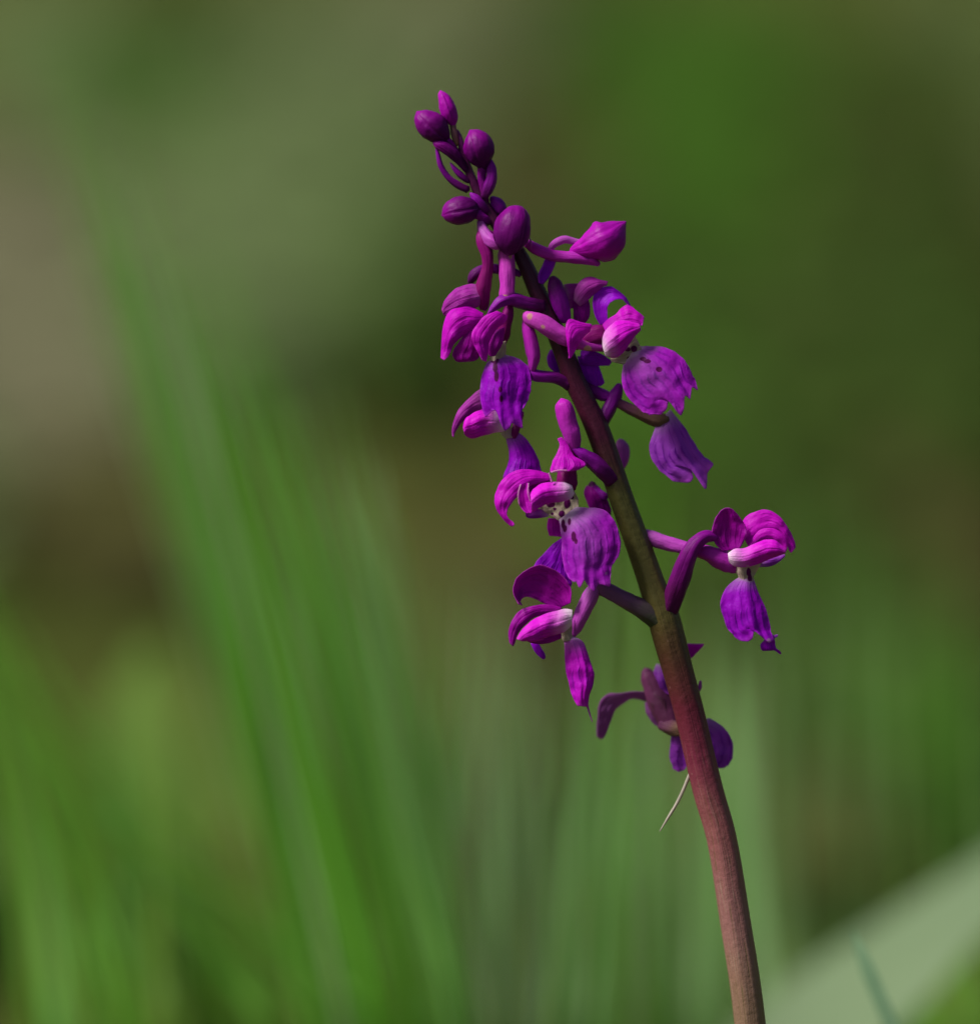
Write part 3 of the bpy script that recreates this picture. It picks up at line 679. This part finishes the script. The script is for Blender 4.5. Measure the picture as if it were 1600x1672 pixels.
petal('column', f, 'throat', nu=40, nv=44, spots=[(899, 823, 6.5, 4.5), (906, 831, 2, 2), (902, 839, 2, 2), (917, 839, 4, 4.5), (926, 822, 4.5, 7), (930, 840, 2, 4), (934, 812, 2.5, 3)], st=[(876, 822, 934, 796), (884, 832, 943, 812), (900, 843, 945, 828), (912, 850, 947, 842), (918, 858, 948, 852)], d=(22, 24), bulge=0.1)
petal('petal', f, 'lip', [(898, 834, 896, 843), (878, 831, 880, 846), (862, 836, 863, 846), (858, 838, 858, 841)], d=(18, 22), bulge=0.3)
petal('sepal', f, 'petal', [(895, 846, 913, 846), (893, 860, 916, 860), (897, 875, 917, 877)], d=(6, 6), bulge=0.2)
petal('lip', f, 'lip', [(913, 848, 940, 828), (915, 862, 960, 829), (917, 880, 986, 832), (917, 898, 1003, 850), (918, 912, 1013, 878), (920, 926, 1012, 905), (924, 936, 1000, 922)], d=(26, 46), bulge=0.26, fold=0.36, rip=0.35, nu=44, nv=60, spots=[(920, 855, 2.6, 6), (930, 852, 2.2, 5), (923, 863, 2.8, 5), (937, 876, 3.4, 7), (941, 884, 2.4, 4)],
      end=[(927, 942), (935, 951), (942, 950), (944, 959), (947, 960), (954, 947), (960, 957), (970, 967), (976, 954), (985, 955), (995, 959), (997, 954), (996, 940)])
petal('lip_lobe', f, 'petal_violet', [(917, 878, 924, 890), (903, 888, 926, 915), (888, 903, 930, 938), (874, 919, 934, 952), (866, 934, 930, 960)], d=(14, 10), bulge=0.15)
M['rim'] = tube_mat('rim_pale_pink', (0.60, 0.24, 0.50), (0.55, 0.16, 0.45), (0.5, 0.1, 0.4))
for pts in ([(900, 771, 54, 1.1), (912, 768, 58, 1.3), (926, 768, 60, 1.0)], [(896, 772, 48, 1.0), (899, 780, 48, 1.3), (901, 787, 48, 1.8)],
            [(850, 791, 44, 1.0), (846, 808, 48, 1.1), (848, 824, 48, 0.7)], [(863, 789, 44, 0.9), (862, 804, 47, 1.1), (866, 820, 48, 0.7)]):
    tube('petal_rim', f, 'rim', pts, seg=6)
f2 = flower(975, 815, -26)
petal('hood', f2, 'petal_deep', [(958, 792, 978, 800), (953, 804, 986, 808), (957, 818, 994, 820), (964, 832, 998, 834), (976, 842, 998, 842)], d=(-30, -22), bulge=0.35)
tube('spur', f2, 'bract', [(966, 788, -32, 5), (968, 797, -32, 9), (976, 806, -28, 9), (990, 812, -20, 6)])

# lower left flower, seen from the side
f = flower(935, 1000, 16)
tube('bract', f, 'ped_green', [(1078, 1014, 4, 14), (1056, 999, 8, 16), (1036, 988, 10, 14.5), (1014, 977, 12, 13), (994, 966, 12, 13), (978, 959, 12, 13), (966, 962, 12, 9)], flare=True)
tube('spur', f, 'spur_pale', [(975, 955, 12, 8), (967, 969, 13, 13), (958, 986, 14, 13.5), (949, 1006, 13, 12.5), (941, 1026, 12, 9), (936, 1040, 11, 3)])
petal('sepal', f, 'petal_deep', [(932, 985, 912, 994), (933, 962, 900, 990), (922, 943, 886, 985), (902, 928, 875, 979), (880, 922, 866, 976), (858, 931, 858, 975), (843, 945, 853, 977), (837, 963, 851, 980), (843, 980, 850, 983), (847, 987, 853, 989)], d=(24, 34), tilt=10, bulge=-0.16)
petal('sepal', f, 'petal_deep', [(918, 992, 914, 1004), (896, 987, 892, 1004), (872, 989, 873, 1008), (850, 996, 857, 1021), (836, 1012, 846, 1035), (830, 1034, 842, 1047), (832, 1051, 838, 1056)], d=(26, 34), bulge=0.25)
petal('hood', f, 'hood', [(935, 996, 934, 1020), (922, 994, 924, 1030), (905, 998, 910, 1036), (885, 1004, 892, 1041), (866, 1015, 876, 1047), (852, 1029, 862, 1047), (843, 1044, 852, 1047)], d=(30, 44), bulge=0.42)
petal('petal', f, 'petal_deep', [(916, 1028, 917, 1042), (897, 1034, 901, 1049), (878, 1038, 882, 1052), (862, 1041, 868, 1050), (857, 1044, 860, 1046)], d=(28, 30), bulge=0.3)
petal('column', f, 'throat', [(906, 1016, 934, 1006), (910, 1030, 934, 1022), (916, 1040, 934, 1036), (920, 1048, 938, 1046)], d=(20, 20), bulge=0.35)
petal('sepal', f, 'petal_violet', [(866, 1050, 879, 1051), (871, 1061, 887, 1063), (878, 1070, 890, 1070), (887, 1077, 890, 1076)], d=(8, 4), bulge=0.25)
petal('lip', f, 'lip_magenta', [(920, 1041, 936, 1040), (921, 1052, 952, 1048), (922, 1074, 962, 1074), (924, 1098, 969, 1095), (929, 1119, 970, 1113), (935, 1138, 962, 1136), (943, 1153, 960, 1155)], d=(18, 26), bulge=0.36, fold=0.6, rip=0.5)
tube('lip_tail', f, 'spur_pale', [(958, 1150, 24, 2.2), (961, 1160, 23, 1.6), (964, 1170, 22, 1.1), (967, 1179, 22, 0.6)])

# flower on the right with an arching stalk
f = flower(1190, 900, 14)
tube('bract', f, 'ped', [(1088, 1004, 2, 12), (1098, 982, 10, 14.5), (1106, 956, 18, 16), (1115, 931, 24, 15.5), (1124, 907, 28, 14), (1135, 888, 28, 12.5), (1150, 877, 26, 10.5), (1164, 877, 22, 8), (1174, 882, 18, 4)], flare=True)
tube('spur', f, 'spur_pale', [(1040, 869, -10, 7), (1056, 876, -8, 12.5), (1076, 883, -4, 12.5), (1096, 889, 0, 12), (1116, 894, 4, 11), (1136, 899, 8, 10)])
tube('ovary', f, 'spur', [(1124, 896, 6, 9), (1144, 900, 10, 11), (1162, 906, 12, 14), (1180, 914, 12, 17), (1194, 924, 12, 14), (1201, 932, 12, 8)])
petal('sepal', f, 'petal_deep', [(1180, 900, 1206, 898), (1168, 889, 1214, 886), (1162, 874, 1219, 871), (1163, 858, 1217, 857), (1169, 843, 1208, 844), (1178, 833, 1198, 833), (1185, 829, 1190, 829)], d=(24, 30), bulge=-0.10)
petal('sepal', f, 'petal', [(1210, 870, 1222, 894), (1214, 848, 1237, 884), (1230, 836, 1253, 874), (1250, 832, 1267, 872), (1270, 841, 1278, 878), (1284, 858, 1284, 889), (1296, 880, 1288, 899), (1299, 895, 1292, 903)], d=(12, 20), tilt=-6, bulge=0.22)
petal('petal', f, 'petal', [(1222, 890, 1228, 896), (1238, 867, 1243, 884), (1256, 862, 1258, 880), (1272, 867, 1269, 884), (1284, 882, 1278, 892), (1285, 899, 1280, 899)], d=(20, 28), bulge=0.3)
petal('hood', f, 'hood', [(1188, 904, 1190, 917), (1200, 896, 1200, 925), (1215, 895, 1218, 926), (1235, 886, 1236, 922), (1254, 880, 1252, 915), (1270, 885, 1268, 909), (1284, 899, 1283, 903)], d=(28, 40), bulge=0.45)
petal('petal', f, 'lip_soft', [(1240, 908, 1236, 926), (1257, 908, 1256, 925), (1272, 907, 1270, 919), (1282, 905, 1282, 908)], d=(14, 18), bulge=0.3)
petal('column', f, 'throat', [(1194, 918, 1244, 916), (1199, 930, 1238, 929), (1205, 941, 1231, 940), (1206, 949, 1230, 949)], d=(16, 20), bulge=0.32, nu=30, nv=30, spots=[(1222, 934, 3, 6), (1224, 944, 3, 6)])
petal('lip', f, 'lip_violet', [(1206, 943, 1230, 943), (1191, 954, 1235, 959), (1180, 969, 1242, 975), (1176, 988, 1251, 995), (1180, 1008, 1256, 1014), (1187, 1027, 1259, 1030)], d=(18, 30), bulge=0.26, fold=0.62, rip=0.5,
      end=[(1199, 1040), (1210, 1047), (1222, 1048), (1229, 1043), (1232, 1027), (1240, 1036), (1250, 1046), (1256, 1050), (1263, 1045), (1261, 1035)])
petal('lip_tail', f, 'lip_violet', [(1250, 1040, 1262, 1038), (1246, 1047, 1265, 1045), (1241, 1054, 1266, 1052), (1245, 1063, 1268, 1059), (1262, 1061, 1273, 1063), (1274, 1069, 1276, 1067)], d=(30, 26), bulge=0.1)
petal('lip_tail', f, 'lip_soft', [(1258, 1036, 1262, 1044), (1264, 1037, 1266, 1042), (1270, 1036, 1270, 1039)], d=(28, 26), bulge=0.1)

# lowest flower, facing away behind the stem and slightly out of focus
f = flower(1090, 1150, -50)
petal('sepal', f, 'dull', [(1062, 1130, 1062, 1148), (1035, 1129, 1034, 1141), (1012, 1132, 1018, 1149), (993, 1133, 1005, 1160), (979, 1146, 998, 1178), (976, 1168, 993, 1190), (974, 1190, 988, 1203), (975, 1204, 981, 1208)], d=(-70, -80), tilt=10, bulge=0.14)
tube('spur', f, 'dull_brown', [(1054, 1094, -68, 7), (1059, 1106, -68, 14), (1071, 1130, -64, 19), (1084, 1155, -58, 23), (1094, 1176, -50, 20), (1102, 1192, -40, 10)])
tube('ovary', f, 'ped_brown', [(1082, 1182, -50, 12), (1096, 1188, -40, 13), (1112, 1190, -24, 12), (1126, 1186, -8, 8)])
petal('petal', f, 'dull', [(1053, 1146, 1068, 1152), (1054, 1162, 1076, 1168), (1064, 1179, 1080, 1183), (1072, 1186, 1080, 1186)], d=(-66, -60), bulge=0.2)
petal('sepal', f, 'lip_soft', [(1072, 1083, 1092, 1090), (1067, 1098, 1096, 1105), (1072, 1110, 1100, 1122), (1080, 1130, 1104, 1140)], d=(-64, -50), bulge=0.2)
petal('lip', f, 'lip_soft', [(1094, 1188, 1158, 1172), (1095, 1204, 1184, 1190), (1093, 1228, 1197, 1214), (1094, 1242, 1196, 1238)], d=(-44, -50), bulge=0.12, rip=0.4,
      end=[(1098, 1255), (1108, 1262), (1118, 1258), (1130, 1236), (1146, 1226), (1160, 1244), (1170, 1255), (1182, 1255), (1191, 1248)])
petal('sepal', f, 'petal', [(1100, 1052, 1110, 1090), (1121, 1051, 1127, 1077), (1137, 1051, 1138, 1066), (1150, 1052, 1148, 1055)], d=(-40, -34), bulge=0.18)
tube('bract', f, 'spur_pale', [(1130, 1140, -30, 4), (1141, 1124, -26, 4), (1144, 1112, -24, 1.5)])

# a dry fibre caught on the stem
mt, t, b_, out = new_mat('dry_fibre'); n = N(t); finish(t, b_, out, n.mix(n.noise(300, 2), (0.36, 0.28, 0.24), (0.60, 0.55, 0.46)), 0.2, 0.5, 0.4); M['fibre'] = mt
fib = tube('dry_fibre', None, 'fibre', [(1132, 1250, 2, 2.6), (1124, 1270, 0, 2.9), (1114, 1294, -2, 2.8), (1103, 1316, -4, 2.6), (1090, 1337, -4, 2.1), (1077, 1358, -4, 0.7)], n=30, seg=8)
tag(fib, 'thin pale dry fibre caught on the orchid stem below the lowest flower', 'fibre')
